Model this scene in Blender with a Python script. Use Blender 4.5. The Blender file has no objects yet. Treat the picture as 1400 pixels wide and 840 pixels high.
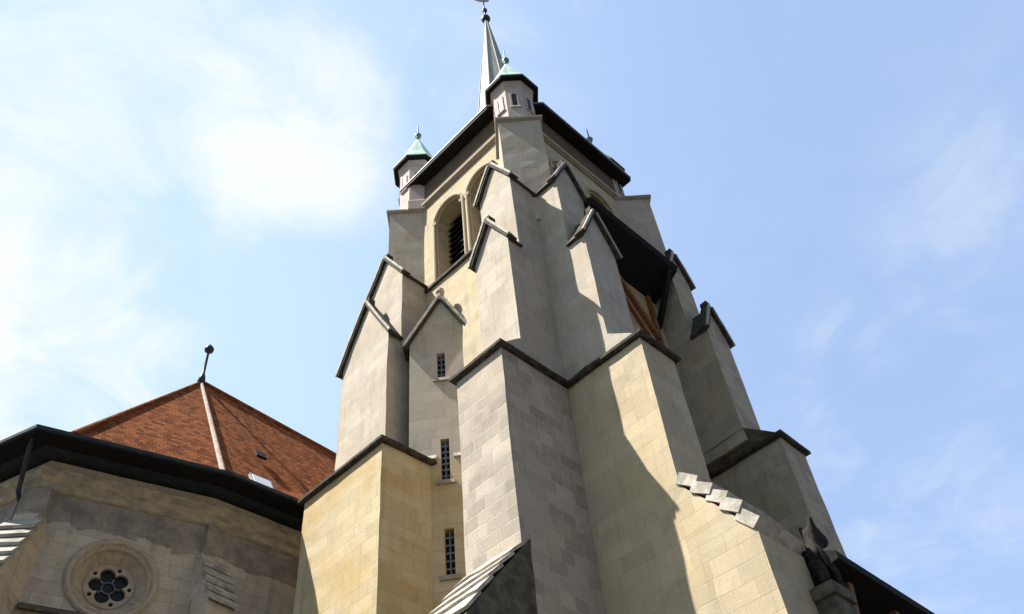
import bpy, bmesh, math, random
from mathutils import Vector, Matrix, noise
random.seed(7)
R = math.radians
SC = bpy.context.scene
COL = SC.collection

# ------------------------------------------------------------------ camera
cam = bpy.data.cameras.new('camera')
cam.sensor_width = 36.0
cam.lens = 36.0 * 1207.9 / 1400.0
cam.clip_start = 0.1
cam.clip_end = 8000
camo = bpy.data.objects.new('camera', cam)
COL.objects.link(camo)
yaw, pit, rol = 0.85956, 0.83172, -0.12094
fwd = Vector((math.cos(pit)*math.sin(yaw), math.cos(pit)*math.cos(yaw), math.sin(pit)))
rgt = Vector((math.cos(yaw), -math.sin(yaw), 0))
upv = rgt.cross(fwd)
r2 = rgt*math.cos(rol) + upv*math.sin(rol)
u2 = -rgt*math.sin(rol) + upv*math.cos(rol)
M = Matrix((r2, u2, -fwd)).transposed().to_4x4()
M.translation = Vector((-16.453, -12.316, -18.424))
camo.matrix_world = M
SC.camera = camo
GZ = -20.05                                   # ground level

# ------------------------------------------------------------------ sky and sun
SUN = Vector((-1.0, 0.875, 2.04)).normalized()
SUN_EL = math.asin(SUN.z)
SUN_ROT = math.atan2(SUN.x, SUN.y)
SKY_STRENGTH = 0.085
SUN_STRENGTH = 5.0
EXPOSURE = 1.2
HAZE0 = 0.62

world = bpy.data.worlds.new('World')
SC.world = world
world.use_nodes = True
wt = world.node_tree
wt.nodes.clear()
def N(t, kind, **kw):
    n = t.nodes.new(kind)
    for k, v in kw.items():
        setattr(n, k, v)
    return n
def L(t, a, b): t.links.new(a, b)
def MATH(t, op, a, b=None, clamp=False):
    n = N(t, 'ShaderNodeMath', operation=op, use_clamp=clamp)
    for i, v in enumerate((a, b)):
        if v is None: continue
        if isinstance(v, (int, float)): n.inputs[i].default_value = v
        else: L(t, v, n.inputs[i])
    return n.outputs[0]
def SMOOTH(t, v, lo, hi):
    n = N(t, 'ShaderNodeMapRange', interpolation_type='SMOOTHSTEP')
    L(t, v, n.inputs[0]); n.inputs[1].default_value = lo; n.inputs[2].default_value = hi
    return n.outputs[0]
sky = N(wt, 'ShaderNodeTexSky', sky_type='NISHITA')
sky.sun_disc = False
sky.sun_elevation = SUN_EL
sky.sun_rotation = SUN_ROT
sky.altitude = 450
sky.air_density = 1.0
sky.dust_density = 0.3
sky.ozone_density = 1.6
tc = N(wt, 'ShaderNodeTexCoord')
nrm = N(wt, 'ShaderNodeVectorMath', operation='NORMALIZE'); L(wt, tc.outputs['Generated'], nrm.inputs[0])
sep = N(wt, 'ShaderNodeSeparateXYZ'); L(wt, nrm.outputs[0], sep.inputs[0])
# clouds lie on a level sheet: direction / height
zc = MATH(wt, 'MAXIMUM', sep.outputs[2], 0.12)
comb = N(wt, 'ShaderNodeCombineXYZ')
L(wt, MATH(wt, 'DIVIDE', sep.outputs[0], zc), comb.inputs[0])
L(wt, MATH(wt, 'DIVIDE', sep.outputs[1], zc), comb.inputs[1])
n1 = N(wt, 'ShaderNodeTexNoise'); L(wt, comb.outputs[0], n1.inputs['Vector'])
n1.inputs['Scale'].default_value = 1.7; n1.inputs['Detail'].default_value = 7; n1.inputs['Roughness'].default_value = 0.52; n1.inputs['Distortion'].default_value = 0.35
n2 = N(wt, 'ShaderNodeTexNoise'); L(wt, comb.outputs[0], n2.inputs['Vector'])
n2.inputs['Scale'].default_value = 5.0; n2.inputs['Detail'].default_value = 8; n2.inputs['Roughness'].default_value = 0.6; n2.inputs['Distortion'].default_value = 0.8
CLOUDS = [  # direction (x, y, z), cosine radius, weight
]
def pixdir(x, y):
    v = fwd*1207.9 + r2*(x-700) - u2*(y-420)
    return v.normalized()
CLOUDS = [  # direction of each cloud bank, inner / outer cosine, amount
    (pixdir(390, 175), 0.9985, 0.984, 0.9),
    (pixdir(-10, 0), 0.985, 0.945, 0.7),
    (pixdir(20, 490), 0.9965, 0.978, 1.0),
    (pixdir(130, 480), 0.9988, 0.991, 0.5),
    (pixdir(1140, 508), 0.9993, 0.9955, 0.33),
    (pixdir(1395, 335), 0.9980, 0.984, 0.26),
    (pixdir(1260, 700), 0.9985, 0.988, 0.28),
    (pixdir(560, -200), 0.985, 0.93, 0.35),
]
tot = None
for dvec, ci, co, wgt in CLOUDS:
    d = N(wt, 'ShaderNodeVectorMath', operation='DOT_PRODUCT'); L(wt, nrm.outputs[0], d.inputs[0]); d.inputs[1].default_value = dvec
    v = MATH(wt, 'MULTIPLY', SMOOTH(wt, d.outputs['Value'], co, ci), wgt)
    tot = v if tot is None else MATH(wt, 'MAXIMUM', tot, v)
nz = MATH(wt, 'ADD', MATH(wt, 'MULTIPLY', n1.outputs[0], 0.52), MATH(wt, 'MULTIPLY', n2.outputs[0], 0.48))
banks = MATH(wt, 'MULTIPLY', tot, SMOOTH(wt, MATH(wt, 'ADD', nz, MATH(wt, 'MULTIPLY', tot, 0.16)), 0.48, 0.74))
# thin azure haze, denser on the sun's side, with faint streaks
sd = N(wt, 'ShaderNodeVectorMath', operation='DOT_PRODUCT'); L(wt, nrm.outputs[0], sd.inputs[0]); sd.inputs[1].default_value = (-0.66, 0.75, 0.0)
side = SMOOTH(wt, sd.outputs['Value'], -0.40, 0.50)
haze = MATH(wt, 'ADD', MATH(wt, 'MULTIPLY', side, 0.45), HAZE0, clamp=True)
def wmix(fac, a, colr):
    n = N(wt, 'ShaderNodeMix', data_type='RGBA'); L(wt, fac, n.inputs[0]); L(wt, a, n.inputs[6]); n.inputs[7].default_value = (*colr, 1); return n.outputs[2]
hzc = N(wt, 'ShaderNodeMix', data_type='RGBA'); L(wt, side, hzc.inputs[0])
hzc.inputs[6].default_value = (2.85, 3.85, 5.9, 1); hzc.inputs[7].default_value = (3.3, 4.4, 5.35, 1)
hzm = N(wt, 'ShaderNodeMix', data_type='RGBA'); L(wt, haze, hzm.inputs[0]); L(wt, sky.outputs[0], hzm.inputs[6]); L(wt, hzc.outputs[2], hzm.inputs[7])
# unseen southern sky dimmed evenly, added to cut fill light on shaded walls
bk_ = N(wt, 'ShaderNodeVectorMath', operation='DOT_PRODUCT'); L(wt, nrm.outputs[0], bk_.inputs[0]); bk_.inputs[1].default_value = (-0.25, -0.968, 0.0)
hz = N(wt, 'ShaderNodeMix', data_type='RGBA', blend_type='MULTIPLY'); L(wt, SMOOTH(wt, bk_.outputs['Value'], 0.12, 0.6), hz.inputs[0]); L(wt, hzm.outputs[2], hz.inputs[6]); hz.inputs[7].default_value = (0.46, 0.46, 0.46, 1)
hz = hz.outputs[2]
wisp = MATH(wt, 'MULTIPLY', SMOOTH(wt, nz, 0.42, 0.72), MATH(wt, 'ADD', MATH(wt, 'MULTIPLY', side, 0.20), 0.08))
cover = MATH(wt, 'ADD', banks, wisp, clamp=True)
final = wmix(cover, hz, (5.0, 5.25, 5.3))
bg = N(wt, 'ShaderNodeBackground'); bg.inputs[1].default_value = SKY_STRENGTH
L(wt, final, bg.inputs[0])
wo = N(wt, 'ShaderNodeOutputWorld'); L(wt, bg.outputs[0], wo.inputs[0])

sun = bpy.data.lights.new('sun', 'SUN')
sun.energy = SUN_STRENGTH
sun.angle = R(0.53)
sun.color = (1.0, 0.945, 0.86)
suno = bpy.data.objects.new('sun', sun); COL.objects.link(suno)
suno.rotation_euler = SUN.to_track_quat('Z', 'Y').to_euler()
suno.location = (-30, 30, 60)

SC.view_settings.view_transform = 'Standard'
SC.view_settings.look = 'None'
SC.view_settings.exposure = EXPOSURE
SC.view_settings.gamma = 1
SC.view_settings.use_curve_mapping = False

# ------------------------------------------------------------------ materials
MATS = {}
def newmat(name):
    m = bpy.data.materials.new(name); m.use_nodes = True
    t = m.node_tree; t.nodes.clear()
    o = N(t, 'ShaderNodeOutputMaterial'); b = N(t, 'ShaderNodeBsdfPrincipled')
    L(t, b.outputs[0], o.inputs[0])
    MATS[name] = m
    return m, t, b
def mixcol(t, fac, a, b, blend='MIX'):
    n = N(t, 'ShaderNodeMix', data_type='RGBA', blend_type=blend)
    for s, v in ((0, fac), (6, a), (7, b)):
        if isinstance(v, (int, float)): n.inputs[s].default_value = v
        elif isinstance(v, tuple): n.inputs[s].default_value = (*v, 1) if len(v) == 3 else v
        else: L(t, v, n.inputs[s])
    return n.outputs[2]
def noise_tex(t, vec, scale, detail=4, rough=0.55, dist=0.0):
    n = N(t, 'ShaderNodeTexNoise'); L(t, vec, n.inputs['Vector'])
    n.inputs['Scale'].default_value = scale; n.inputs['Detail'].default_value = detail
    n.inputs['Roughness'].default_value = rough; n.inputs['Distortion'].default_value = dist
    return n.outputs[0]
def scaled(t, vec, s):
    n = N(t, 'ShaderNodeMapping'); L(t, vec, n.inputs[0]); n.inputs['Scale'].default_value = s
    return n.outputs[0]
def stone(name, c1, c2, mortar, bw=0.85, bh=0.46, ms=0.014, patch=(0.5, 0.42, 0.3), patch_amt=0.35,
          stain=(0.12, 0.11, 0.09), stain_amt=0.3, blockmix=1.0, bump=0.25, streak=0.25, fine_amt=1.0, band=False):
    """coursed ashlar: every block its own tone, pale or dark joints, damp streaks and blotches"""
    m, t, b = newmat(name)
    uv = N(t, 'ShaderNodeUVMap').outputs[0]
    wob = noise_tex(t, uv, 1.3, 2)
    wv = N(t, 'ShaderNodeVectorMath', operation='ADD')
    sc = N(t, 'ShaderNodeVectorMath', operation='SCALE'); 
    cw = N(t, 'ShaderNodeCombineXYZ'); L(t, wob, cw.inputs[0]); L(t, wob, cw.inputs[1]); L(t, cw.outputs[0], sc.inputs[0]); sc.inputs['Scale'].default_value = 0.05
    L(t, uv, wv.inputs[0]); L(t, sc.outputs[0], wv.inputs[1])
    br = N(t, 'ShaderNodeTexBrick'); L(t, wv.outputs[0], br.inputs['Vector'])
    br.offset = 0.43; br.offset_frequency = 2; br.squash = 0.72; br.squash_frequency = 3
    br.inputs['Color1'].default_value = (*c1, 1); br.inputs['Color2'].default_value = (*c2, 1); br.inputs['Mortar'].default_value = (*mortar, 1)
    br.inputs['Scale'].default_value = 1; br.inputs['Mortar Size'].default_value = ms; br.inputs['Mortar Smooth'].default_value = 0.6
    br.inputs['Bias'].default_value = 0.0; br.inputs['Brick Width'].default_value = bw; br.inputs['Row Height'].default_value = bh
    avg = tuple((x+y)/2 for x, y in zip(c1, c2))
    col = mixcol(t, blockmix, avg, br.outputs['Color'])
    big = noise_tex(t, uv, 0.42, 5, 0.6, 0.4)
    col = mixcol(t, MATH(t, 'MULTIPLY', SMOOTH(t, big, 0.42, 0.70), patch_amt), col, patch)
    st = noise_tex(t, scaled(t, uv, (1.6, 0.16, 1)), 1.5, 5, 0.62, 0.3)
    st2 = noise_tex(t, uv, 1.1, 6, 0.68, 0.2)
    sm = MATH(t, 'ADD', MATH(t, 'MULTIPLY', SMOOTH(t, st, 0.5, 0.78), streak), MATH(t, 'MULTIPLY', SMOOTH(t, st2, 0.5, 0.75), stain_amt), clamp=True)
    col = mixcol(t, sm, col, stain)
    run = noise_tex(t, scaled(t, uv, (2.6, 0.10, 1)), 1.7, 6, 0.7, 0.2)
    col = mixcol(t, MATH(t, 'MULTIPLY', MATH(t, 'MULTIPLY', SMOOTH(t, run, 0.55, 0.72), SMOOTH(t, big, 0.40, 0.60)), streak*0.9), col, tuple(c*0.75 for c in stain))
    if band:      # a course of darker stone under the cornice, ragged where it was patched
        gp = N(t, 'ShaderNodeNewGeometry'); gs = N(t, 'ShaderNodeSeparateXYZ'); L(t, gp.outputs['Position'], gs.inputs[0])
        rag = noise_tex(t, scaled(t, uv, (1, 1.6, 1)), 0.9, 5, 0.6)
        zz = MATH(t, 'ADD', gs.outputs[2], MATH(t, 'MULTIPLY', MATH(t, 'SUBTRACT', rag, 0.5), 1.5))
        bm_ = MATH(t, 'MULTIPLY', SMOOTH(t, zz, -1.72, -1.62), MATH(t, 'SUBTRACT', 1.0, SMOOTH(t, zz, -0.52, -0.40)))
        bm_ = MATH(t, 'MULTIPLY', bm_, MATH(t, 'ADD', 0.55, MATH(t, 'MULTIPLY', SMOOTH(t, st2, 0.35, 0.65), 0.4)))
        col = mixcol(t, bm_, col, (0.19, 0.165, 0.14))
    fine = noise_tex(t, uv, 14, 5, 0.7)
    fm = N(t, 'ShaderNodeMapRange'); L(t, fine, fm.inputs[0]); fm.inputs[1].default_value = 0.25; fm.inputs[2].default_value = 0.75; fm.inputs[3].default_value = 1-0.13*fine_amt; fm.inputs[4].default_value = 1+0.11*fine_amt
    vm = N(t, 'ShaderNodeVectorMath', operation='SCALE'); L(t, col, vm.inputs[0]); L(t, fm.outputs[0], vm.inputs['Scale'])
    L(t, vm.outputs[0], b.inputs['Base Color'])
    b.inputs['Roughness'].default_value = 0.92; b.inputs['Specular IOR Level'].default_value = 0.2
    hgt = MATH(t, 'ADD', MATH(t, 'MULTIPLY', br.outputs['Fac'], -0.35), MATH(t, 'ADD', MATH(t, 'MULTIPLY', fine, 0.25), MATH(t, 'MULTIPLY', st2, 0.5)))
    bp = N(t, 'ShaderNodeBump'); bp.inputs['Strength'].default_value = bump; bp.inputs['Distance'].default_value = 0.05
    L(t, hgt, bp.inputs['Height']); L(t, bp.outputs[0], b.inputs['Normal'])
    return m
def plain(name, c1, c2, scale=2.0, rough=0.85, metal=0.0, bump=0.15, stretch=(1, 1, 1), spec=0.2):
    m, t, b = newmat(name)
    uv = N(t, 'ShaderNodeUVMap').outputs[0]
    n = noise_tex(t, scaled(t, uv, stretch), scale, 6, 0.62, 0.2)
    col = mixcol(t, SMOOTH(t, n, 0.32, 0.68), c1, c2)
    L(t, col, b.inputs['Base Color'])
    b.inputs['Roughness'].default_value = rough; b.inputs['Metallic'].default_value = metal; b.inputs['Specular IOR Level'].default_value = spec
    bp = N(t, 'ShaderNodeBump'); bp.inputs['Strength'].default_value = bump; bp.inputs['Distance'].default_value = 0.04
    L(t, n, bp.inputs['Height']); L(t, bp.outputs[0], b.inputs['Normal'])
    return m

# molasse sandstone of the tower
stone('ashlar_varied', (0.46, 0.40, 0.335), (0.30, 0.265, 0.22), (0.47, 0.42, 0.36), 0.72, 0.41, 0.018, patch=(0.43, 0.35, 0.25), patch_amt=0.45, stain=(0.15, 0.13, 0.105), stain_amt=0.38, streak=0.30, bump=0.5)
stone('ashlar_cream', (0.53, 0.445, 0.305), (0.43, 0.365, 0.255), (0.41, 0.345, 0.24), 1.0, 0.45, 0.011, patch=(0.45, 0.345, 0.18), patch_amt=0.5, stain=(0.22, 0.19, 0.14), stain_amt=0.30, streak=0.32, fine_amt=0.6, bump=0.4)
stone('ashlar_yellow', (0.54, 0.45, 0.295), (0.44, 0.365, 0.23), (0.35, 0.28, 0.17), 1.05, 0.46, 0.010, patch=(0.42, 0.285, 0.10), patch_amt=0.65, stain=(0.25, 0.195, 0.12), stain_amt=0.34, streak=0.34, blockmix=0.85, fine_amt=0.6, bump=0.5)
stone('ashlar_grey', (0.50, 0.445, 0.37), (0.40, 0.355, 0.295), (0.33, 0.29, 0.24), 0.9, 0.44, 0.011, patch=(0.42, 0.345, 0.24), patch_amt=0.6, blockmix=0.75, stain=(0.19, 0.17, 0.14), stain_amt=0.30, streak=0.40, fine_amt=0.7, bump=0.3)
stone('ashlar_drab', (0.46, 0.405, 0.305), (0.34, 0.30, 0.23), (0.34, 0.295, 0.23), 0.9, 0.45, 0.012, patch=(0.40, 0.33, 0.21), patch_amt=0.5, stain=(0.17, 0.15, 0.12), stain_amt=0.42, streak=0.42, bump=0.4)
stone('choir_stone', (0.56, 0.485, 0.375), (0.44, 0.385, 0.305), (0.40, 0.35, 0.275), 0.9, 0.42, 0.014, patch=(0.50, 0.385, 0.23), patch_amt=0.5, stain=(0.19, 0.16, 0.125), stain_amt=0.6, streak=0.45, bump=0.6, band=True)
plain('pale_slab', (0.22, 0.20, 0.175), (0.47, 0.435, 0.38), 2.2, 0.92, bump=0.4)
plain('moss_stone', (0.055, 0.05, 0.035), (0.15, 0.135, 0.10), 2.2, 0.95, bump=0.4)
plain('dark_coping', (0.022, 0.019, 0.015), (0.080, 0.069, 0.054), 3.2, 0.9, bump=0.3)
plain('pale_coping', (0.28, 0.255, 0.22), (0.52, 0.48, 0.42), 3.6, 0.9, bump=0.3)
plain('slab_stone', (0.30, 0.27, 0.23), (0.53, 0.485, 0.42), 2.6, 0.92, bump=0.5)
plain('moulding_stone', (0.47, 0.395, 0.27), (0.40, 0.34, 0.24), 1.2, 0.9, bump=0.2)
plain('cornice_stone', (0.24, 0.21, 0.165), (0.33, 0.285, 0.22), 1.3, 0.9, bump=0.25)
plain('ochre_cornice', (0.44, 0.36, 0.24), (0.24, 0.20, 0.145), 1.8, 0.9, bump=0.25)
plain('black_timber', (0.006, 0.005, 0.0045), (0.013, 0.011, 0.010), 3.0, 0.85, bump=0.3, stretch=(0.3, 3, 1))
plain('eave_shade_wall', (0.10, 0.075, 0.052), (0.14, 0.105, 0.075), 1.6, 0.9)
plain('orange_timber', (0.30, 0.125, 0.045), (0.13, 0.055, 0.025), 3.0, 0.7, stretch=(0.4, 3, 1))
plain('ochre_plaster', (0.46, 0.34, 0.19), (0.36, 0.25, 0.13), 1.3, 0.9)
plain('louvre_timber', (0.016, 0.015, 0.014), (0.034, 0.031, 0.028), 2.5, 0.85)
plain('copper_green', (0.30, 0.47, 0.40), (0.50, 0.66, 0.59), 1.6, 0.55, bump=0.1, stretch=(2.5, 0.4, 1))
plain('turret_stone', (0.50, 0.43, 0.395), (0.42, 0.365, 0.33), 1.6, 0.9)
plain('spire_sheet', (0.30, 0.32, 0.28), (0.42, 0.43, 0.385), 1.3, 0.6, bump=0.12, stretch=(3.0, 0.35, 1))
plain('dark_metal', (0.028, 0.035, 0.045), (0.05, 0.06, 0.07), 3.0, 0.5, metal=0.4)
plain('green_metal', (0.16, 0.27, 0.235), (0.10, 0.17, 0.15), 3.0, 0.5, metal=0.3)
plain('gilt_metal', (0.60, 0.45, 0.36), (0.42, 0.34, 0.30), 3.0, 0.4, metal=0.5)
plain('zinc', (0.42, 0.45, 0.47), (0.32, 0.35, 0.37), 2.0, 0.45, metal=0.6)
plain('hip_mortar', (0.55, 0.47, 0.42), (0.36, 0.25, 0.20), 4.0, 0.9)
plain('lead_glass', (0.012, 0.013, 0.017), (0.028, 0.03, 0.038), 5.0, 0.5, spec=0.2)
plain('window_bar', (0.17, 0.18, 0.215), (0.12, 0.125, 0.15), 4.0, 0.7)
plain('skylight_glass', (0.62, 0.68, 0.75), (0.72, 0.76, 0.80), 2.0, 0.12, spec=0.6)
plain('gargoyle_stone', (0.010, 0.009, 0.008), (0.036, 0.032, 0.028), 3.0, 0.9, bump=0.5)
plain('rose_stone', (0.48, 0.395, 0.29), (0.34, 0.28, 0.21), 1.8, 0.9)

# small flat clay tiles
m, t, b = newmat('clay_tiles')
uv = N(t, 'ShaderNodeUVMap').outputs[0]
br = N(t, 'ShaderNodeTexBrick'); L(t, uv, br.inputs['Vector'])
br.offset = 0.5
br.inputs['Color1'].default_value = (0.26, 0.088, 0.032, 1); br.inputs['Color2'].default_value = (0.085, 0.027, 0.012, 1); br.inputs['Mortar'].default_value = (0.07, 0.026, 0.014, 1)
br.inputs['Scale'].default_value = 1; br.inputs['Mortar Size'].default_value = 0.008; br.inputs['Brick Width'].default_value = 0.24; br.inputs['Row Height'].default_value = 0.19
br.inputs['Bias'].default_value = -0.1
nb = noise_tex(t, uv, 3.4, 8, 0.78, 0.3)
col = mixcol(t, MATH(t, 'MULTIPLY', SMOOTH(t, nb, 0.5, 0.72), 0.65), br.outputs['Color'], (0.36, 0.16, 0.07))
nd = noise_tex(t, uv, 1.0, 6, 0.7, 0.3)
col = mixcol(t, MATH(t, 'MULTIPLY', SMOOTH(t, nd, 0.5, 0.75), 0.5), col, (0.07, 0.032, 0.02))
L(t, col, b.inputs['Base Color']); b.inputs['Roughness'].default_value = 1.0; b.inputs['Specular IOR Level'].default_value = 0.03
sepu = N(t, 'ShaderNodeSeparateXYZ'); L(t, uv, sepu.inputs[0])
saw = MATH(t, 'FRACT', MATH(t, 'MULTIPLY', sepu.outputs[1], 1/0.19))
bp = N(t, 'ShaderNodeBump'); bp.inputs['Strength'].default_value = 0.7; bp.inputs['Distance'].default_value = 0.05
L(t, MATH(t, 'ADD', MATH(t, 'MULTIPLY', saw, -0.6), MATH(t, 'ADD', nb, MATH(t, 'MULTIPLY', br.outputs['Fac'], -0.5))), bp.inputs['Height']); L(t, bp.outputs[0], b.inputs['Normal'])

# ground paving
m, t, b = newmat('paving')
uv = N(t, 'ShaderNodeUVMap').outputs[0]
br = N(t, 'ShaderNodeTexBrick'); L(t, uv, br.inputs['Vector'])
br.inputs['Color1'].default_value = (0.065, 0.058, 0.048, 1); br.inputs['Color2'].default_value = (0.045, 0.040, 0.034, 1); br.inputs['Mortar'].default_value = (0.04, 0.037, 0.032, 1)
br.inputs['Scale'].default_value = 1; br.inputs['Brick Width'].default_value = 0.8; br.inputs['Row Height'].default_value = 0.4; br.inputs['Mortar Size'].default_value = 0.012
nb = noise_tex(t, uv, 0.35, 6, 0.65)
L(t, mixcol(t, MATH(t, 'MULTIPLY', SMOOTH(t, nb, 0.45, 0.7), 0.4), br.outputs['Color'], (0.045, 0.042, 0.036)), b.inputs['Base Color'])
b.inputs['Roughness'].default_value = 0.9

# ------------------------------------------------------------------ mesh helpers
class MB:
    """collects closed shells; build() links them as ONE mesh object with metre-scaled UVs"""
    def __init__(self): self.v = []; self.f = []
    def add(self, verts, faces):
        o = len(self.v); self.v += [Vector(p) for p in verts]; self.f += [[i+o for i in f] for f in faces]; return self
    def loft(self, rings, cap=True):
        n = len(rings[0]); vs = [p for r in rings for p in r]; fs = []
        for k in range(len(rings)-1):
            for i in range(n):
                j = (i+1) % n
                fs.append([k*n+i, k*n+j, (k+1)*n+j, (k+1)*n+i])
        if cap: fs.append(list(range(n))[::-1]); fs.append([(len(rings)-1)*n+i for i in range(n)])
        return self.add(vs, fs)
    def prism(self, xy, z0, z1): return self.loft([[(x, y, z0) for x, y in xy], [(x, y, z1) for x, y in xy]])
    def box(self, x0, x1, y0, y1, z0, z1): return self.prism([(x0, y0), (x1, y0), (x1, y1), (x0, y1)], z0, z1)
    def extrude(self, poly, vec):
        vec = Vector(vec); a = [Vector(p) for p in poly]
        return self.loft([a, [p+vec for p in a]])
    def bar(self, a, b, w, h, up=(0, 0, 1)):
        a, b = Vector(a), Vector(b); d = (b-a).normalized(); s = d.cross(Vector(up)).normalized(); u = s.cross(d)
        ring = lambda c: [c+s*w/2+u*h/2, c-s*w/2+u*h/2, c-s*w/2-u*h/2, c+s*w/2-u*h/2]
        return self.loft([ring(a), ring(b)])
    def tube(self, pts, r, seg=8):
        pts = [Vector(p) for p in pts]; rings = []; n = len(pts)
        for i, p in enumerate(pts):
            d = (pts[min(i+1, n-1)]-pts[max(i-1, 0)]).normalized()
            ref = Vector((0, 0, 1)) if abs(d.z) < 0.9 else Vector((1, 0.3, 0))
            s = d.cross(ref).normalized(); u = s.cross(d)
            rr = r[i] if isinstance(r, (list, tuple)) else r
            rings.append([p+s*rr*math.cos(2*math.pi*k/seg)+u*rr*math.sin(2*math.pi*k/seg) for k in range(seg)])
        return self.loft(rings)
    def lathe(self, c, prof, seg=16, axis=(0, 0, 1), ph=0.0):
        ax = Vector(axis).normalized(); ref = Vector((0, 0, 1)) if abs(ax.z) < 0.9 else Vector((1, 0, 0))
        s = ax.cross(ref).normalized(); u = ax.cross(s); c = Vector(c)
        return self.loft([[c+ax*h+s*r*math.cos(2*math.pi*k/seg+ph)+u*r*math.sin(2*math.pi*k/seg+ph) for k in range(seg)] for r, h in prof])
    def build(self, name, mat, parent=None, smooth=False, bevel=0.0, rough=0.0):
        me = bpy.data.meshes.new(name); bm = bmesh.new()
        vs = [bm.verts.new(p) for p in self.v]
        for f in self.f:
            try: bm.faces.new([vs[i] for i in f])
            except ValueError: pass
        bmesh.ops.recalc_face_normals(bm, faces=bm.faces)
        boxuv(bm)
        if rough: weather(bm, rough)
        if smooth:
            for f in bm.faces: f.smooth = True
        bm.to_mesh(me); bm.free()
        return link(name, me, mat, parent, bevel)
def weather(bm, amp, step=0.55):
    """slice the shell into a grid and let every point sit a little out of true, as old masonry does"""
    for ax in range(3):
        cs = [v.co[ax] for v in bm.verts]; lo, hi = max(min(cs), -13.0 if ax == 2 else -60), max(cs)
        q = math.floor(lo/step)*step+0.217
        while q < hi:
            if q > lo+0.05 and q < hi-0.05:
                no = [0, 0, 0]; no[ax] = 1; co = [0, 0, 0]; co[ax] = q
                bmesh.ops.bisect_plane(bm, geom=bm.verts[:]+bm.edges[:]+bm.faces[:], plane_co=co, plane_no=no, dist=1e-4)
            q += step
    for v in bm.verts:
        p = v.co
        d = noise.noise_vector(p*0.55)*0.9+noise.noise_vector(p*1.9+Vector((7, 3, 1)))*0.6
        v.co = p+d*amp
def boxuv(bm):
    uvl = bm.loops.layers.uv.verify()
    for f in bm.faces:
        n = f.normal
        h = math.hypot(n.x, n.y)
        if h < 0.15:
            for l in f.loops: l[uvl].uv = (l.vert.co.x+37, l.vert.co.y+53)
        else:
            tx, ty = -n.y/h, n.x/h
            off = round(math.atan2(n.y, n.x)*4)*3.37+60
            for l in f.loops:
                c = l.vert.co
                l[uvl].uv = (c.x*tx+c.y*ty+off, (c.z+25)/max(h, 0.3)+off*0.31)
def link(name, me, mat, parent, bevel=0.0):
    ob = bpy.data.objects.new(name, me); COL.objects.link(ob)
    me.materials.append(MATS[mat] if isinstance(mat, str) else mat)
    if parent is not None: ob.parent = parent
    if bevel:
        bv = ob.modifiers.new('bevel', 'BEVEL'); bv.width = bevel; bv.segments = 2; bv.limit_method = 'ANGLE'; bv.angle_limit = R(35)
    return ob
def plate(outer, holes, thick, mat4):
    """a flat slab with holes cut through it; returns (verts, faces)"""
    cu = bpy.data.curves.new('tmp', 'CURVE'); cu.dimensions = '2D'; cu.fill_mode = 'BOTH'; cu.extrude = thick/2
    for pts in [outer]+holes:
        s = cu.splines.new('POLY'); s.points.add(len(pts)-1); s.use_cyclic_u = True
        for i, p in enumerate(pts): s.points[i].co = (p[0], p[1], 0, 1)
    ob = bpy.data.objects.new('tmp', cu); COL.objects.link(ob)
    dg = bpy.context.evaluated_depsgraph_get(); dg.update()
    me = bpy.data.meshes.new_from_object(ob.evaluated_get(dg))
    vs = [mat4 @ v.co for v in me.vertices]; fs = [list(p.vertices) for p in me.polygons]
    bpy.data.objects.remove(ob); bpy.data.curves.remove(cu); bpy.data.meshes.remove(me)
    bm = bmesh.new(); bv = [bm.verts.new(v) for v in vs]
    for f in fs:
        try: bm.faces.new([bv[i] for i in f])
        except ValueError: pass
    bmesh.ops.remove_doubles(bm, verts=bm.verts, dist=1e-4)
    bm.verts.index_update()
    out = ([v.co.copy() for v in bm.verts], [[v.index for v in f.verts] for f in bm.faces]); bm.free()
    return out
def frame(org, u, v, w):
    m = Matrix((Vector(u), Vector(v), Vector(w))).transposed().to_4x4(); m.translation = Vector(org); return m
def thing(name, label, cat, loc=(0, 0, 0), group=None):
    o = bpy.data.objects.new(name, None); COL.objects.link(o); o.location = loc
    o.empty_display_size = 0.5
    o['label'] = label; o['category'] = cat
    if group: o['group'] = group
    return o
def circle(cx, cy, r, n=40, ph=0): return [(cx+r*math.cos(2*math.pi*k/n+ph), cy+r*math.sin(2*math.pi*k/n+ph)) for k in range(n)]
def octagon(cx, cy, apo, ph=0.0):
    rr = apo/math.cos(math.pi/8)
    return [(cx+rr*math.cos(math.pi/8+k*math.pi/4+ph), cy+rr*math.sin(math.pi/8+k*math.pi/4+ph)) for k in range(8)]

# ------------------------------------------------------------------ ground
g = MB(); S = 1500
g.add([(-S, -S, GZ), (S, -S, GZ), (S, S, GZ), (-S, S, GZ)], [[0, 1, 2, 3]])
go = g.build('ground', 'paving'); go['kind'] = 'structure'

# ------------------------------------------------------------------ bell tower
tower = thing('bell_tower', 'tall grey and cream stone bell tower with gabled buttresses and a slim spire', 'bell tower')
B0, W0 = 0.53, 7.80          # belfry walls run from B0 to W0 in x and y
CT = (B0+W0)/2
w = MB()
w.box(0.0, 8.7, 0.0, 9.0, GZ, 10.25)
tw = w.build('wall', 'ashlar_cream', tower, rough=0.022)

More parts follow.
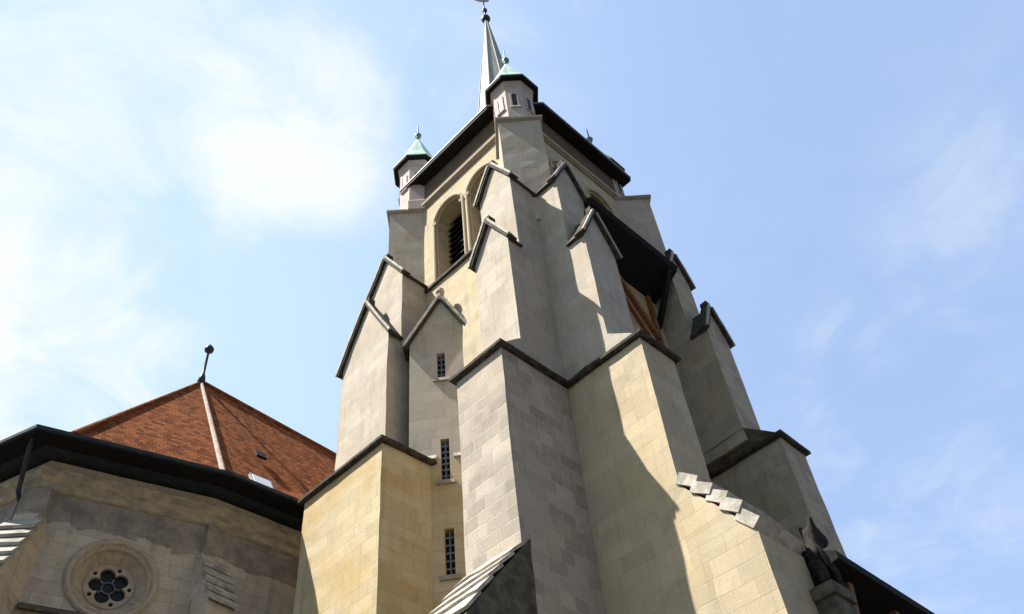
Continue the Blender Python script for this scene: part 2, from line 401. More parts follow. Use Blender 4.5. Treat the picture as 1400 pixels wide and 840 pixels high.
def buttress(o, wv, org, st1, st2, st3, mats, label=None, low=None):
    """o: outward axis, wv: width axis. st1=(p,w0,w1,z1); st2/st3=(p,w0,w1,eave,apex)"""
    o = Vector((*o, 0)); wv = Vector((*wv, 0)); org = Vector((*org, 0))
    P = lambda a, b, z: org+o*a+wv*b+Vector((0, 0, z))
    rect = lambda p, a, b, z, e=0.0, ew=None: [P(-0.6, a-(e if ew is None else ew), z), P(p+e, a-(e if ew is None else ew), z), P(p+e, b+(e if ew is None else ew), z), P(-0.6, b+(e if ew is None else ew), z)]
    p1, a1, b1, z1 = st1
    p2, a2, b2, e2, t2 = st2
    p3, a3, b3, e3, t3 = st3
    body = MB().loft([rect(p1, a1, b1, GZ), rect(p1, a1, b1, z1+0.02)])
    root = body.build('buttress', mats[0], tower, rough=0.028)
    if label: root['label'] = label
    # drip course and the steep weathering above it
    MB().loft([rect(p1, a1, b1, z1+0.0, 0.10), rect(p1, a1, b1, z1+0.05, 0.17), rect(p1, a1, b1, z1+0.16, 0.17), rect(p1, a1, b1, z1+0.23, 0.05)]).build('drip_course', 'dark_coping', root, rough=0.03)
    MB().loft([rect(p1, a1, b1, z1+0.20, -0.004, -0.004), rect(p2+0.02, a2+0.008, b2-0.008, z1+1.0, 0.0, 0.0)]).build('weathering', 'moss_stone' if mats[3] else mats[1], root, rough=0.03)
    for k, (p, a, b, e, t, pin, zlow) in enumerate(((p2, a2, b2, e2, t2, p3, z1+0.5), (p3, a3, b3, e3, t3, -0.5, e2-0.4))):
        a += 0.014*(k+1); b -= 0.014*(k+1)
        mid = (a+b)/2
        pts = lambda q: [P(q, a, zlow), P(q, b, zlow), P(q, b, e), P(q, mid, t), P(q, a, e)]
        MB().loft([pts(-0.6), pts(p)]).build('upper_stage', mats[2], root, rough=0.024)
        # roof slabs behind the gable
        rf = MB()
        for s, w_ in ((a, -1), (b, 1)):
            sl = Vector((0, 0, t-e))+wv*(mid-s)
            nn = Vector((0, 0, abs(mid-s)))+wv*((t-e)*w_); nn.normalize()
            lo = P(0, s, e)-sl*0.075; hi = P(0, mid, t)+nn*0.0
            for q0, q1 in ((pin-0.04 if k == 0 else -0.5, p-0.22),):
                A = [lo+o*q0, hi+o*q0, hi+o*q1, lo+o*q1]
                rf.loft([[v-nn*0.03 for v in A], [v+nn*0.07 for v in A]])
        rf.build('gable_roof', 'dark_coping', root)
        cp = MB(); fr = MB()
        for s, w_ in ((a, -1), (b, 1)):
            sl = Vector((0, 0, t-e))+wv*(mid-s)
            nn = Vector((0, 0, abs(mid-s)))+wv*((t-e)*w_); nn.normalize()
            lo = P(0, s, e)-sl*0.10; hi = P(0, mid, t)+sl*0.02
            A = [lo+o*(p-0.28), hi+o*(p-0.28), hi+o*(p+0.15), lo+o*(p+0.15)]
            cp.loft([[v-nn*0.02 for v in A], [v+nn*0.15 for v in A]])
            A = [lo+o*(p+0.10), hi+o*(p+0.10), hi+o*(p+0.185), lo+o*(p+0.185)]
            fr.loft([[v+nn*0.085 for v in A], [v+nn*0.175 for v in A]])
        fin = P(p-0.08, mid, t+0.24)
        cp.loft([[fin+o*x*0.16+wv*y*0.14-Vector((0, 0, 0.15)) for x, y in ((-1, -1), (1, -1), (1, 1), (-1, 1))], [fin+o*x*0.16+wv*y*0.14+Vector((0, 0, 0.14)) for x, y in ((-1, -1), (1, -1), (1, 1), (-1, 1))]])
        cp.build('gable_coping', 'dark_coping', root, rough=0.03)
        fr.build('coping_fillet', 'pale_coping', root, rough=0.02)
    if low:
        p0, z0, pe, ze, e, lmat, nslab, side, saddle, th, tilt = low
        body = MB()
        prof = [(p0-0.3, GZ), (pe+0.12, GZ), (pe+0.12, ze-0.02), (p0-0.3, z0+0.46)]
        body.loft([[P(q, a1-e, z) for q, z in prof], [P(q, b1+e, z) for q, z in prof]])
        body.build('lower_stage', lmat, root, rough=0.04)
        sl = MB()
        du, dz = (pe-p0), (ze-z0); ln = math.hypot(du, dz); tx, tz = du/ln, dz/ln
        step = ln/nslab
        for i in range(nslab):
            ang = -math.atan2(tz, tx) - R(tilt if i < nslab-1 else tilt*0.35)      # laid a little flatter than the slope, so each toe overhangs the next
            ax, az = math.cos(ang), -math.sin(ang); nx, nz2 = -az, ax
            q0, zz0 = p0+tx*step*(i-0.12), z0+tz*step*(i-0.12)+0.20-th*0.6
            Lh = step*1.12
            jit = random.uniform(-0.03, 0.03)
            qq = [(q0, zz0), (q0+ax*Lh, zz0+az*Lh), (q0+ax*Lh+nx*th, zz0+az*Lh+nz2*th), (q0+nx*th, zz0+nz2*th)]
            mm = (a1+b1)/2
            sl.loft([[P(q, a1-e-side+jit, z) for q, z in qq], [P(q, mm, z+(saddle if n_ > 1 else 0)) for n_, (q, z) in enumerate(qq)], [P(q, b1+e+side+jit, z) for q, z in qq]])
        sl.build('weathering_slabs', 'slab_stone', root, rough=0.05)
        return root, P
    return root, P

buttress((-1, 0), (0, 1), (0, 0), (2.87, 0.0, 1.95, 0.0), (1.92, 0.0, 1.72, 6.15, 7.75), (1.32, 0.0, 1.78, 10.55, 12.15),
         ('ashlar_varied', 'ashlar_grey', 'ashlar_grey', False), 'grey block buttress nearest the middle, its left side sunlit',
         low=(2.87, -6.85, 4.75, -9.15, 0.03, 'moss_stone', 5, 0.02, 0.0, 0.08, 6))
buttress((0, -1), (1, 0), (0, 0), (2.94, 0.0, 1.66, 0.0), (1.86, 0.0, 1.68, 6.2, 7.95), (1.12, 0.0, 1.68, 10.4, 12.05),
         ('ashlar_cream', 'ashlar_grey', 'ashlar_grey', False), 'cream buttress right of the middle with stepped stone slabs below',
         low=(2.92, -5.42, 4.50, -7.62, 0.06, 'ashlar_cream', 5, 0.04, 0.10, 0.30, 17))
buttress((-1, 0), (0, 1), (0, 0), (2.87, 5.54, 9.76, 0.0), (1.92, 6.64, 9.55, 6.75, 9.4), (1.32, 6.56, 8.85, 10.7, 12.5),
         ('ashlar_yellow', 'moss_stone', 'ashlar_grey', True), 'broad cream buttress at the left beside the choir')
buttress((0, -1), (1, 0), (0, 0), (2.94, 7.42, 8.95, 0.0), (1.86, 7.2, 8.70, 6.2, 7.75), (1.12, 7.2, 8.66, 10.35, 11.95),
         ('ashlar_drab', 'ashlar_drab', 'ashlar_drab', True), 'shaded buttress at the far right corner of the tower')

# stair turret: one canted wall with a gable between the left buttresses
sl, sr = Vector((-1.32, 6.09, 0)), Vector((0.28, 4.21, 0))
du = (sr-sl).normalized(); nn = Vector((du.y, -du.x, 0)).normalized()
if nn.x > 0: nn = -nn
wd = (sr-sl).length
def SP(a, n_, z): return sl+du*a+nn*n_+Vector((0, 0, z))
sev, sap = 5.85, 8.2
slits = [(0.52, -4.15, -2.5), (0.50, -0.65, 1.1), (0.48, 3.95, 5.25)]
hw = 0.15
def slit(fr_, z0, z1): return [(wd*fr_-hw, z0), (wd*fr_+hw, z0), (wd*fr_+hw, z1), (wd*fr_-hw, z1)]
fm = frame(sl-nn*0.25, du, (0, 0, 1), nn)
m_ = wd/2
vs, fs = plate([(0, GZ), (wd, GZ), (wd, 0.30), (m_+hw, 0.30), (m_+hw, -0.65), (m_-hw, -0.65), (m_-hw, 0.30), (0, 0.30)], [slit(*slits[0])], 0.5, fm)
st = MB().add(vs, fs).build('stair_turret', 'ashlar_yellow', tower)
st['label'] = 'narrow canted stair turret with slit windows and a small gable'
vs, fs = plate([(0, 0.30), (m_-hw, 0.30), (m_-hw, 1.1), (m_+hw, 1.1), (m_+hw, 0.30), (wd, 0.30), (wd, sev), (wd/2, sap), (0, sev)], [slit(*slits[2])], 0.5, fm)
MB().add(vs, fs).build('upper_wall', 'ashlar_grey', st)
MB().loft([[SP(a, -0.9, z) for a, z in ((0.02, GZ), (wd-0.02, GZ), (wd-0.02, sev-0.05), (wd/2, sap-0.05), (0.02, sev-0.05))], [SP(a, -3.0, z) for a, z in ((0.02, GZ), (wd-0.02, GZ), (wd-0.02, sev-0.05), (wd/2, sap-0.05), (0.02, sev-0.05))]]).build('core', 'ashlar_grey', st)
rf = MB()
for a0, s_ in ((0.0, 1), (wd, -1)):
    e0 = SP(a0-0.12*s_, 0.14, sev-0.2); t0 = SP(wd/2, 0.14, sap+0.0)
    n3 = (t0-e0).cross(nn).normalized(); n3 = n3 if n3.z > 0 else -n3
    A = [e0, t0, t0-nn*3.0, e0-nn*3.0]
    rf.loft([A, [v+n3*0.16 for v in A]])
rf.build('gable_roof', 'dark_coping', st, bevel=0.02)
fr = MB()
for a0, s_ in ((0.0, 1), (wd, -1)):
    e0 = SP(a0-0.12*s_, 0.14, sev-0.2); t0 = SP(wd/2, 0.14, sap)
    n3 = (t0-e0).cross(nn).normalized(); n3 = n3 if n3.z > 0 else -n3
    A = [e0+nn*0.005, t0+nn*0.005, t0+nn*0.05, e0+nn*0.05]
    fr.loft([[v+n3*0.07 for v in A], [v+n3*0.175 for v in A]])
c = SP(wd/2, 0.0, sap+0.28)
fr.lathe(c, [(0.10, -0.28), (0.16, -0.1), (0.17, 0.02), (0.09, 0.12), (0.19, 0.22), (0.19, 0.34), (0.05, 0.44)], 8)
fr.build('gable_coping', 'pale_coping', st)
for i, (f_, z0, z1) in enumerate(slits):
    wn = MB()
    mid = wd*(0.5 if i == 1 else f_)
    # splayed stone surround, glass set back, iron bars
    wn.loft([[SP(mid-hw-0.16, 0.0, z0-0.16), SP(mid+hw+0.16, 0.0, z0-0.16), SP(mid+hw+0.16, 0.0, z0), SP(mid-hw-0.16, 0.0, z0)], [SP(mid-hw-0.16, 0.09, z0-0.16), SP(mid+hw+0.16, 0.09, z0-0.16), SP(mid+hw+0.16, 0.06, z0), SP(mid-hw-0.16, 0.06, z0)]])
    wo_ = wn.build('slit_window', 'cornice_stone', st)
    MB().loft([[SP(mid-hw, -0.40, z0), SP(mid+hw, -0.40, z0), SP(mid+hw, -0.40, z1), SP(mid-hw, -0.40, z1)], [SP(mid-hw, -0.43, z0), SP(mid+hw, -0.43, z0), SP(mid+hw, -0.43, z1), SP(mid-hw, -0.43, z1)]]).build('pane', 'lead_glass', st)
    bars = MB()
    nb_ = int((z1-z0)/0.24)
    for k in range(1, nb_):
        z = z0+(z1-z0)*k/nb_
        bars.bar(SP(mid-hw, -0.12, z), SP(mid+hw, -0.12, z), 0.04, 0.06)
    bars.bar(SP(mid, -0.14, z0), SP(mid, -0.14, z1), 0.05, 0.05, up=nn)
    bars.build('window_bars', 'window_bar', st)
# string at the foot of the upper wall
sg = MB()
for a0, a1_ in ((-0.02, wd*.5-hw-0.14), (wd*.5+hw+0.14, wd+0.3)):
    sg.loft([[SP(a0, 0, 0.24), SP(a1_, 0, 0.24), SP(a1_, 0, 0.42), SP(a0, 0, 0.42)], [SP(a0, 0.10, 0.24), SP(a1_, 0.10, 0.24), SP(a1_, 0.03, 0.42), SP(a0, 0.03, 0.42)]])
sg.build('string_course', 'pale_coping', st)

# sill weathering below the belfry
a_, b_ = -0.13, 9.1
MB().loft([[(a_, a_, 10.25), (8.8, a_, 10.25), (8.8, b_, 10.25), (a_, b_, 10.25)], [(a_, a_, 10.42), (8.8, a_, 10.42), (8.8, b_, 10.42), (a_, b_, 10.42)],
           [(B0+.0, B0+.0, 11.15), (W0, B0+.0, 11.15), (W0, W0, 11.15), (B0+.0, W0, 11.15)]]).build('belfry_sill', 'dark_coping', tower, bevel=0.02)

# belfry walls with real arched openings
ZS, ZC, ZE = 11.15, 17.64, 19.64
def arch(c, h, z0, zs, n=18): return [(c-h, z0), (c+h, z0)]+[(c+h*math.cos(math.pi*k/n), zs+h*math.sin(math.pi*k/n)) for k in range(n+1)]
def belfry_side(org, u, nv, wins):
    u = Vector(u); nv = Vector(nv); org = Vector(org)
    Wd = W0-B0
    FP = lambda a, q, z: org+u*a+nv*q+Vector((0, 0, z))
    vs, fs = plate([(0, ZS-0.02), (Wd, ZS-0.02), (Wd, ZE), (0, ZE)], [arch(c, 0.97, ZS+0.12, 15.55) for c in wins], 1.0, frame(org-nv*0.5, u, (0, 0, 1), nv))
    wall = MB().add(vs, fs).build('belfry_wall', 'ashlar_cream', tower)
    for c in wins:
        ml = MB()
        for h, q, r_ in ((1.01, 0.03, 0.07), (0.935, -0.10, 0.055)):
            pts = [FP(c+h, q, ZS+0.1)]+[FP(c+h*math.cos(math.pi*k/18), q, 15.55+h*math.sin(math.pi*k/18)) for k in range(19)]+[FP(c-h, q, ZS+0.1)]
            ml.tube(pts, r_, 8)
        for s in (-1, 1):            # capitals
            ml.loft([[FP(c+s*x, q, 15.45) for x, q in ((0.84, -0.18), (1.07, -0.18), (1.07, 0.08), (0.84, 0.08))], [FP(c+s*x, q, 15.62) for x, q in ((0.80, -0.2), (1.10, -0.2), (1.10, 0.11), (0.80, 0.11))]])
        win = ml.build('belfry_window', 'moulding_stone', tower)
        lv = MB()
        for k in range(13):
            z = ZS+0.25+k*0.39
            A = [FP(c-0.97, -0.80, z), FP(c+0.97, -0.80, z), FP(c+0.97, -1.15, z+0.36), FP(c-0.97, -1.15, z+0.36)]
            lv.loft([A, [v+Vector((0, 0, 0.05)) for v in A]])
        lv.build('louvre', 'louvre_timber', win)
    return wall
belfry_side((B0, W0, 0), (0, -1, 0), (-1, 0, 0), [W0-5.52, W0-3.22])
belfry_side((B0, B0, 0), (1, 0, 0), (0, -1, 0), [3.3-B0, 5.75-B0])
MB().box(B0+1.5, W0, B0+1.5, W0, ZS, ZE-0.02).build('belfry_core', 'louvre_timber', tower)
MB().box(W0-0.4, W0+0.003, B0+1.002, W0+0.003, ZS, ZE-0.03).box(B0+1.002, W0-0.41, W0-0.4, W0+0.003, ZS, ZE-0.03).build('belfry_wall', 'ashlar_grey', tower)

# corner blocks set diagonally, each under a turret
blocks = [
    ([(-0.79, 0.69), (0.53, -0.63), (1.9, 0.74), (0.58, 2.06)], 16.1),
    ([(0.53, 7.30), (-0.66, 8.49), (0.21, 9.34), (1.40, 8.15)], 17.42),
    ([(7.30, 0.53), (8.15, 1.40), (9.34, 0.21), (8.49, -0.66)], 17.42),
    ([(7.3, 8.1), (8.5, 9.3), (9.3, 8.5), (8.1, 7.3)], 17.42),
]
def grow(poly, e):
    cx = sum(p[0] for p in poly)/len(poly); cy = sum(p[1] for p in poly)/len(poly); out = []
    for x, y in poly:
        d = Vector((x-cx, y-cy)); d2 = d.normalized()*(d.length+e); out.append((cx+d2.x, cy+d2.y))
    return out
for poly, zt in blocks:
    bk = MB().prism(poly, 8.8, zt).build('corner_block', 'ashlar_grey', tower, rough=0.02)
    MB().loft([[(x, y, zt) for x, y in grow(poly, 0.02)], [(x, y, zt+0.1) for x, y in grow(poly, 0.18)], [(x, y, zt+0.24) for x, y in grow(poly, 0.18)], [(x, y, zt+0.42) for x, y in grow(poly, -0.05)]]).build('block_ledge', 'cornice_stone', bk)

# cornice round the belfry, wall band above has the eaves' shade put into its brown
for k, (e, z0, z1, mt) in enumerate(((0.10, ZC-0.08, ZC+0.08, 'cornice_stone'), (0.20, ZC+0.08, ZC+0.24, 'moulding_stone'), (0.06, ZC+0.24, ZC+0.36, 'cornice_stone'))):
    MB().box(B0-e, W0+e, B0-e, W0+e, z0, z1).build('cornice', mt, tower, bevel=0.03)
MB().box(B0-0.02, W0+0.02, B0-0.02, W0+0.02, ZC+0.36, ZE-0.02).build('upper_band', 'eave_shade_wall', tower)

# eaves and roof
O = 0.64
lo_, hi_ = B0-O, W0+O
cn, cf = 1.95, 0.06
eave = [(lo_, lo_+cn), (lo_+cn, lo_), (hi_-cf, lo_), (hi_, lo_+cf), (hi_, hi_-cf), (hi_-cf, hi_), (lo_+cf, hi_), (lo_, hi_-cf)]
rk = MB().loft([[(x, y, ZE) for x, y in eave], [(x, y, ZE+0.22) for x, y in eave]])
roof = rk.build('eaves', 'black_timber', tower)
AX = (3.90, 4.43)
inner = [(AX[0]+(x-CT)*0.36, AX[1]+(y-CT)*0.36) for x, y in eave]
MB().loft([[(x, y, ZE+0.22) for x, y in grow(eave, 0.04)], [(x, y, ZE+0.30) for x, y in grow(eave, 0.04)], [(x, y, 22.6) for x, y in inner]]).build('tower_roof', 'spire_sheet', tower)

# spire
oc = lambda a, z: [(x, y, z) for x, y in octagon(AX[0], AX[1], a)]
sp = MB().loft([oc(1.75, 22.2), oc(1.16, 27.0), oc(0.62, 33.6), oc(0.30, 37.3), oc(0.06, 40.1)]).build('spire', 'spire_sheet', tower)
rb = MB()
for k in range(8):
    pts = []
    for a, z in ((1.75, 22.2), (1.16, 27.0), (0.62, 33.6), (0.30, 37.3), (0.06, 40.1)):
        x, y = octagon(AX[0], AX[1], a)[k]; pts.append((x, y, z))
    rb.tube(pts, [0.07, 0.06, 0.05, 0.04, 0.03], 6)
rb.build('arris_roll', 'spire_sheet', sp)
fz = MB().lathe((AX[0], AX[1], 39.75), [(0.10, 0), (0.25, 0.12), (0.33, 0.38), (0.25, 0.64), (0.08, 0.78), (0.06, 1.5), (0.16, 1.62), (0.19, 1.78), (0.12, 1.94), (0.05, 2.15), (0.04, 4.2), (0.0, 4.25)], 12)
fz.build('finial', 'dark_metal', sp, smooth=True)
vn = MB()                                                  # cockerel-like vane plate
prof = [(-0.75, 0.25), (-0.95, 0.75), (-0.6, 0.62), (-0.30, 0.42), (0.15, 0.45), (0.35, 0.95), (0.55, 1.05), (0.72, 0.82), (0.50, 0.70), (0.45, 0.20), (0.12, -0.02), (-0.35, 0.0)]
vd = Vector((0.80, -0.60, 0)); vnrm = Vector((0.60, 0.80, 0))
vn.extrude([Vector((AX[0], AX[1], 43.0))+vd*x*0.9+Vector((0, 0, z*0.9))-vnrm*0.03 for x, z in prof], vnrm*0.06)
vn.build('weather_vane', 'gilt_metal', sp)

# corner turrets
def turret(cx, cy, zb, zt, label=None):
    h = zt-zb
    tb = MB().loft([[(x, y, zb-0.15) for x, y in octagon(cx, cy, 1.02)], [(x, y, zb+0.55) for x, y in octagon(cx, cy, 1.02)], [(x, y, zb+0.72) for x, y in octagon(cx, cy, 0.92)], [(x, y, zt-0.25) for x, y in octagon(cx, cy, 0.92)], [(x, y, zt+0.02) for x, y in octagon(cx, cy, 1.05)]]).build('corner_turret', 'turret_stone', tower)
    if label: tb['label'] = label
    for k in range(8):                                     # narrow lancet openings, framed
        an = k*math.pi/4; n_ = Vector((math.cos(an), math.sin(an), 0)); t_ = Vector((-n_.y, n_.x, 0))
        fw = MB(); z0, z1 = zt-2.25, zt-1.05
        if z0 < zb+0.8: continue
        Q = lambda a, q, z: Vector((cx, cy, z))+n_*(0.92+q)+t_*a
        for s in (-1, 1): fw.loft([[Q(s*0.12, 0, z0), Q(s*0.20, 0, z0), Q(s*0.20, 0, z1), Q(s*0.12, 0, z1)], [Q(s*0.12, 0.05, z0), Q(s*0.20, 0.05, z0), Q(s*0.20, 0.05, z1), Q(s*0.12, 0.05, z1)]])
        fw.loft([[Q(-0.24, 0, z0-0.1), Q(0.24, 0, z0-0.1), Q(0.24, 0, z0), Q(-0.24, 0, z0)], [Q(-0.24, 0.10, z0-0.1), Q(0.24, 0.10, z0-0.1), Q(0.24, 0.07, z0), Q(-0.24, 0.07, z0)]])
        fw.build('lancet_frame', 'turret_stone', tb)
        MB().loft([[Q(-0.119, -0.05, z0), Q(0.119, -0.05, z0), Q(0.119, -0.05, z1-0.1), Q(0, -0.05, z1+0.05), Q(-0.119, -0.05, z1-0.1)], [Q(-0.119, 0.012, z0), Q(0.119, 0.012, z0), Q(0.119, 0.012, z1-0.1), Q(0, 0.012, z1+0.05), Q(-0.119, 0.012, z1-0.1)]]).build('lancet', 'lead_glass', tb)
    MB().loft([[(x, y, zt) for x, y in octagon(cx, cy, 1.26)], [(x, y, zt+0.14) for x, y in octagon(cx, cy, 1.28)]]).build('turret_eaves', 'black_timber', tb)
    MB().loft([[(x, y, zt+0.14) for x, y in octagon(cx, cy, 1.30)], [(x, y, zt+0.20) for x, y in octagon(cx, cy, 1.30)], [(x, y, zt+1.3) for x, y in octagon(cx, cy, 0.84)], [(x, y, zt+3.7) for x, y in octagon(cx, cy, 0.08)]]).build('turret_roof', 'copper_green', tb)
    MB().lathe((cx, cy, zt+3.6), [(0.10, 0), (0.08, 0.3), (0.17, 0.44), (0.20, 0.58), (0.12, 0.72), (0.05, 0.8), (0.03, 1.7), (0.0, 1.72)], 10).build('turret_finial', 'green_metal', tb, smooth=True)
turret(0.72, 0.88, 16.35, 20.15, 'near corner turret with green copper cap, front and middle')
turret(0.88, 8.12, 17.7, 21.9, 'left corner turret with green copper cap half behind the eaves')
turret(8.00, 1.40, 17.7, 20.9, 'right corner turret mostly hidden behind the dark eaves')
turret(7.6, 7.6, 17.7, 20.6, 'far corner turret behind the tower roof')

# timber hood over the clock niche on the right-hand face
hd = MB()
hd.extrude([(1.70, -0.02, 9.1), (1.70, -1.45, 10.0), (1.70, -1.55, 10.25), (1.70, -0.02, 11.6)], (5.5, 0, 0))
hood = hd.build('timber_hood', 'black_timber', tower)
for x in (2.0, 6.75):
    br_ = MB()
    pts = [(x, -1.3, 9.92), (x, -0.95, 9.1), (x, -0.5, 8.1), (x, -0.06, 7.3)]
    for i in range(3): br_.bar(pts[i], pts[i+1], 0.2, 0.22, up=(1, 0, 0))
    br_.build('hood_brace', 'black_timber', hood)
MB().box(2.1, 6.5, -0.04, -0.003, 1.9, 9.05).build('niche_plaster', 'ochre_plaster', hood)
nf = MB()
nf.bar((4.2, -0.12, 9.2), (6.45, -0.12, 6.4), 0.26, 0.2, up=(0, 1, 0)); nf.bar((4.4, -0.10, 7.9), (6.3, -0.10, 5.4), 0.14, 0.15, up=(0, 1, 0)); nf.bar((6.5, -0.11, 2.0), (6.5, -0.11, 9.0), 0.2, 0.17, up=(0, 1, 0))
nf.build('niche_framing', 'orange_timber', hood)

# ------------------------------------------------------------------ choir with tiled roof
choir = thing('choir_building', 'polygonal stone choir with red tiled roof, dark eaves and small rose window', 'church choir')
EZ = 0.58
V = [(-13.6, 19.0), (-11.19, 12.24), (-5.25, 10.66), (14.0, 10.1), (14.0, 23.0), (-5.3, 23.0), (-11.2, 22.0)]
def inset(poly, d):
    n = len(poly); out = []
    area = sum(poly[i][0]*poly[(i+1) % n][1]-poly[(i+1) % n][0]*poly[i][1] for i in range(n))
    sg_ = 1 if area > 0 else -1
    for i in range(n):
        p0, p1, p2_ = Vector(poly[i-1]), Vector(poly[i]), Vector(poly[(i+1) % n])
        d1 = (p1-p0).normalized(); d2 = (p2_-p1).normalized()
        n1_ = Vector((-d1.y, d1.x))*sg_; n2_ = Vector((-d2.y, d2.x))*sg_
        bis = (n1_+n2_).normalized(); k = d/max(bis.dot(n1_), 0.3)
        q = p1+bis*k; out.append((q.x, q.y))
    return out
WL = inset(V, 1.32)
ring = lambda poly, z: [(x, y, z) for x, y in poly]
# eaves: soffit sloping up to the wall, gutter edge
ev_ = MB().loft([ring(inset(V, 1.25), EZ+0.05), ring(inset(V, 0.03), EZ-0.02), ring(inset(V, 0.03), EZ+0.12), ring(inset(V, 1.25), EZ+0.5)]).build('eaves', 'black_timber', choir)
MB().loft([ring(inset(V, 0.06), EZ+0.02), ring(inset(V, -0.05), EZ+0.05), ring(inset(V, -0.06), EZ+0.16), ring(inset(V, 0.06), EZ+0.17)]).build('gutter', 'dark_metal', ev_)
# roof: flat sprocket then steep facets
K = inset(V, 1.0); K[1] = (-9.95, 12.75)
APX = (-4.68, 16.5, 9.54); RDG = (14.0, 16.9, 8.7)
rv = [(x, y, EZ+0.13) for x, y in inset(V, -0.02)]+[(x, y, EZ+0.78) for x, y in K]+[APX, RDG]
n = 7; rfaces = [[i, (i+1) % n, n+(i+1) % n, n+i] for i in range(n)]
rfaces += [[n+0, n+1, 14], [n+1, n+2, 14], [n+2, n+3, 15, 14], [n+3, n+4, 15], [n+4, n+5, 14, 15], [n+5, n+6, 14], [n+6, n+0, 14], list(range(n))[::-1]]
rr_ = MB().add(rv, rfaces).build('roof', 'clay_tiles', choir)
for k, r_, mt in ((0, 0.09, 'clay_tiles'), (1, 0.09, 'clay_tiles'), (2, 0.10, 'hip_mortar')):
    MB().tube([(K[k][0], K[k][1], EZ+0.80), APX], [r_*1.1, r_*0.8], 8).build('hip_tiles', mt, rr_)
MB().tube([APX, RDG], 0.12, 8).build('ridge_tiles', 'clay_tiles', rr_)
MB().lathe((APX[0], APX[1], APX[2]-0.15), [(0.20, 0), (0.13, 0.5), (0.07, 0.7), (0.05, 1.95), (0.10, 2.02), (0.20, 2.12), (0.22, 2.27), (0.13, 2.41), (0.05, 2.48), (0.0, 2.65)], 10).build('roof_finial', 'dark_metal', rr_, smooth=True)
# roof lights lie on the south facet
fa, fb, fc = Vector((K[2][0], K[2][1], EZ+0.78)), Vector((K[3][0], K[3][1], EZ+0.78)), Vector(APX)
fn = (fb-fa).cross(fc-fa).normalized(); fn = fn if fn.z > 0 else -fn
fu = (fb-fa).normalized(); fvv = fn.cross(fu); fvv = fvv if fvv.z > 0 else -fvv
def roofpt(u_, v_, q=0): return fa+fu*u_+fvv*v_+fn*q
def roofbox(u0, u1, v0, v1, q0, q1): return MB().loft([[roofpt(u0, v0, q0), roofpt(u1, v0, q0), roofpt(u1, v1, q0), roofpt(u0, v1, q0)], [roofpt(u0, v0, q1), roofpt(u1, v0, q1), roofpt(u1, v1, q1), roofpt(u0, v1, q1)]])
ROOFLIGHT = (1.2, 2.1, 0.18, 1.0)
VENT = (1.95, 2.4, 3.3, 3.75)
sk = roofbox(ROOFLIGHT[0], ROOFLIGHT[1], ROOFLIGHT[2], ROOFLIGHT[3], -0.05, 0.07).build('skylight', 'zinc', rr_)
roofbox(ROOFLIGHT[0]+.08, ROOFLIGHT[1]-.08, ROOFLIGHT[2]+.08, ROOFLIGHT[3]-.08, 0.06, 0.085).build('skylight_pane', 'skylight_glass', rr_)
roofbox(VENT[0], VENT[1], VENT[2], VENT[3], -0.05, 0.05).build('roof_vent', 'black_timber', rr_)

# choir walls; the rose window's wall has a real opening
zt_ = EZ-0.05
core = inset(WL, 0.6)
wl = MB().loft([ring(core, GZ), ring(core, zt_+0.3)])
wallroot = None
ROSE_Z = -3.15
for i in range(n):
    p, q = Vector(WL[i]), Vector(WL[(i+1) % n]); d_ = (q-p).normalized(); ln = (q-p).length
    nrm_ = Vector((d_.y, -d_.x)); mid = (p+q)/2
    if (mid+nrm_*0.1-Vector((0, 16.5))).length < (mid-Vector((0, 16.5))).length: nrm_ = -nrm_
    if i == 1:
        ROSE = (p, d_, nrm_, ln)
        cxr = ln*0.47+0.28
        vs, fs = plate([(0, GZ), (ln, GZ), (ln, zt_), (0, zt_)], [circle(cxr, ROSE_Z, 1.29, 48)], 0.55, frame((p.x-nrm_.x*0.275, p.y-nrm_.y*0.275, 0), (d_.x, d_.y, 0), (0, 0, 1), (nrm_.x, nrm_.y, 0)))
        wl.add(vs, fs)
    else:
        pi, qi = p-nrm_*0.55, q-nrm_*0.55
        wl.prism([(p.x, p.y), (q.x, q.y), (qi.x, qi.y), (pi.x, pi.y)], GZ, zt_)
cw_ = wl.build('wall', 'choir_stone', choir, rough=0.02)
# darker course below the cornice and the ochre cornice itself
co_ = MB().loft([ring(inset(WL, -0.02), -0.62), ring(inset(WL, -0.10), -0.55), ring(inset(WL, -0.12), -0.34), ring(inset(WL, -0.22), -0.22), ring(inset(WL, -0.30), -0.02), ring(inset(WL, -0.30), 0.10), ring(inset(WL, 0.1), 0.30)])
co_.build('cornice', 'ochre_cornice', choir, bevel=0.02)
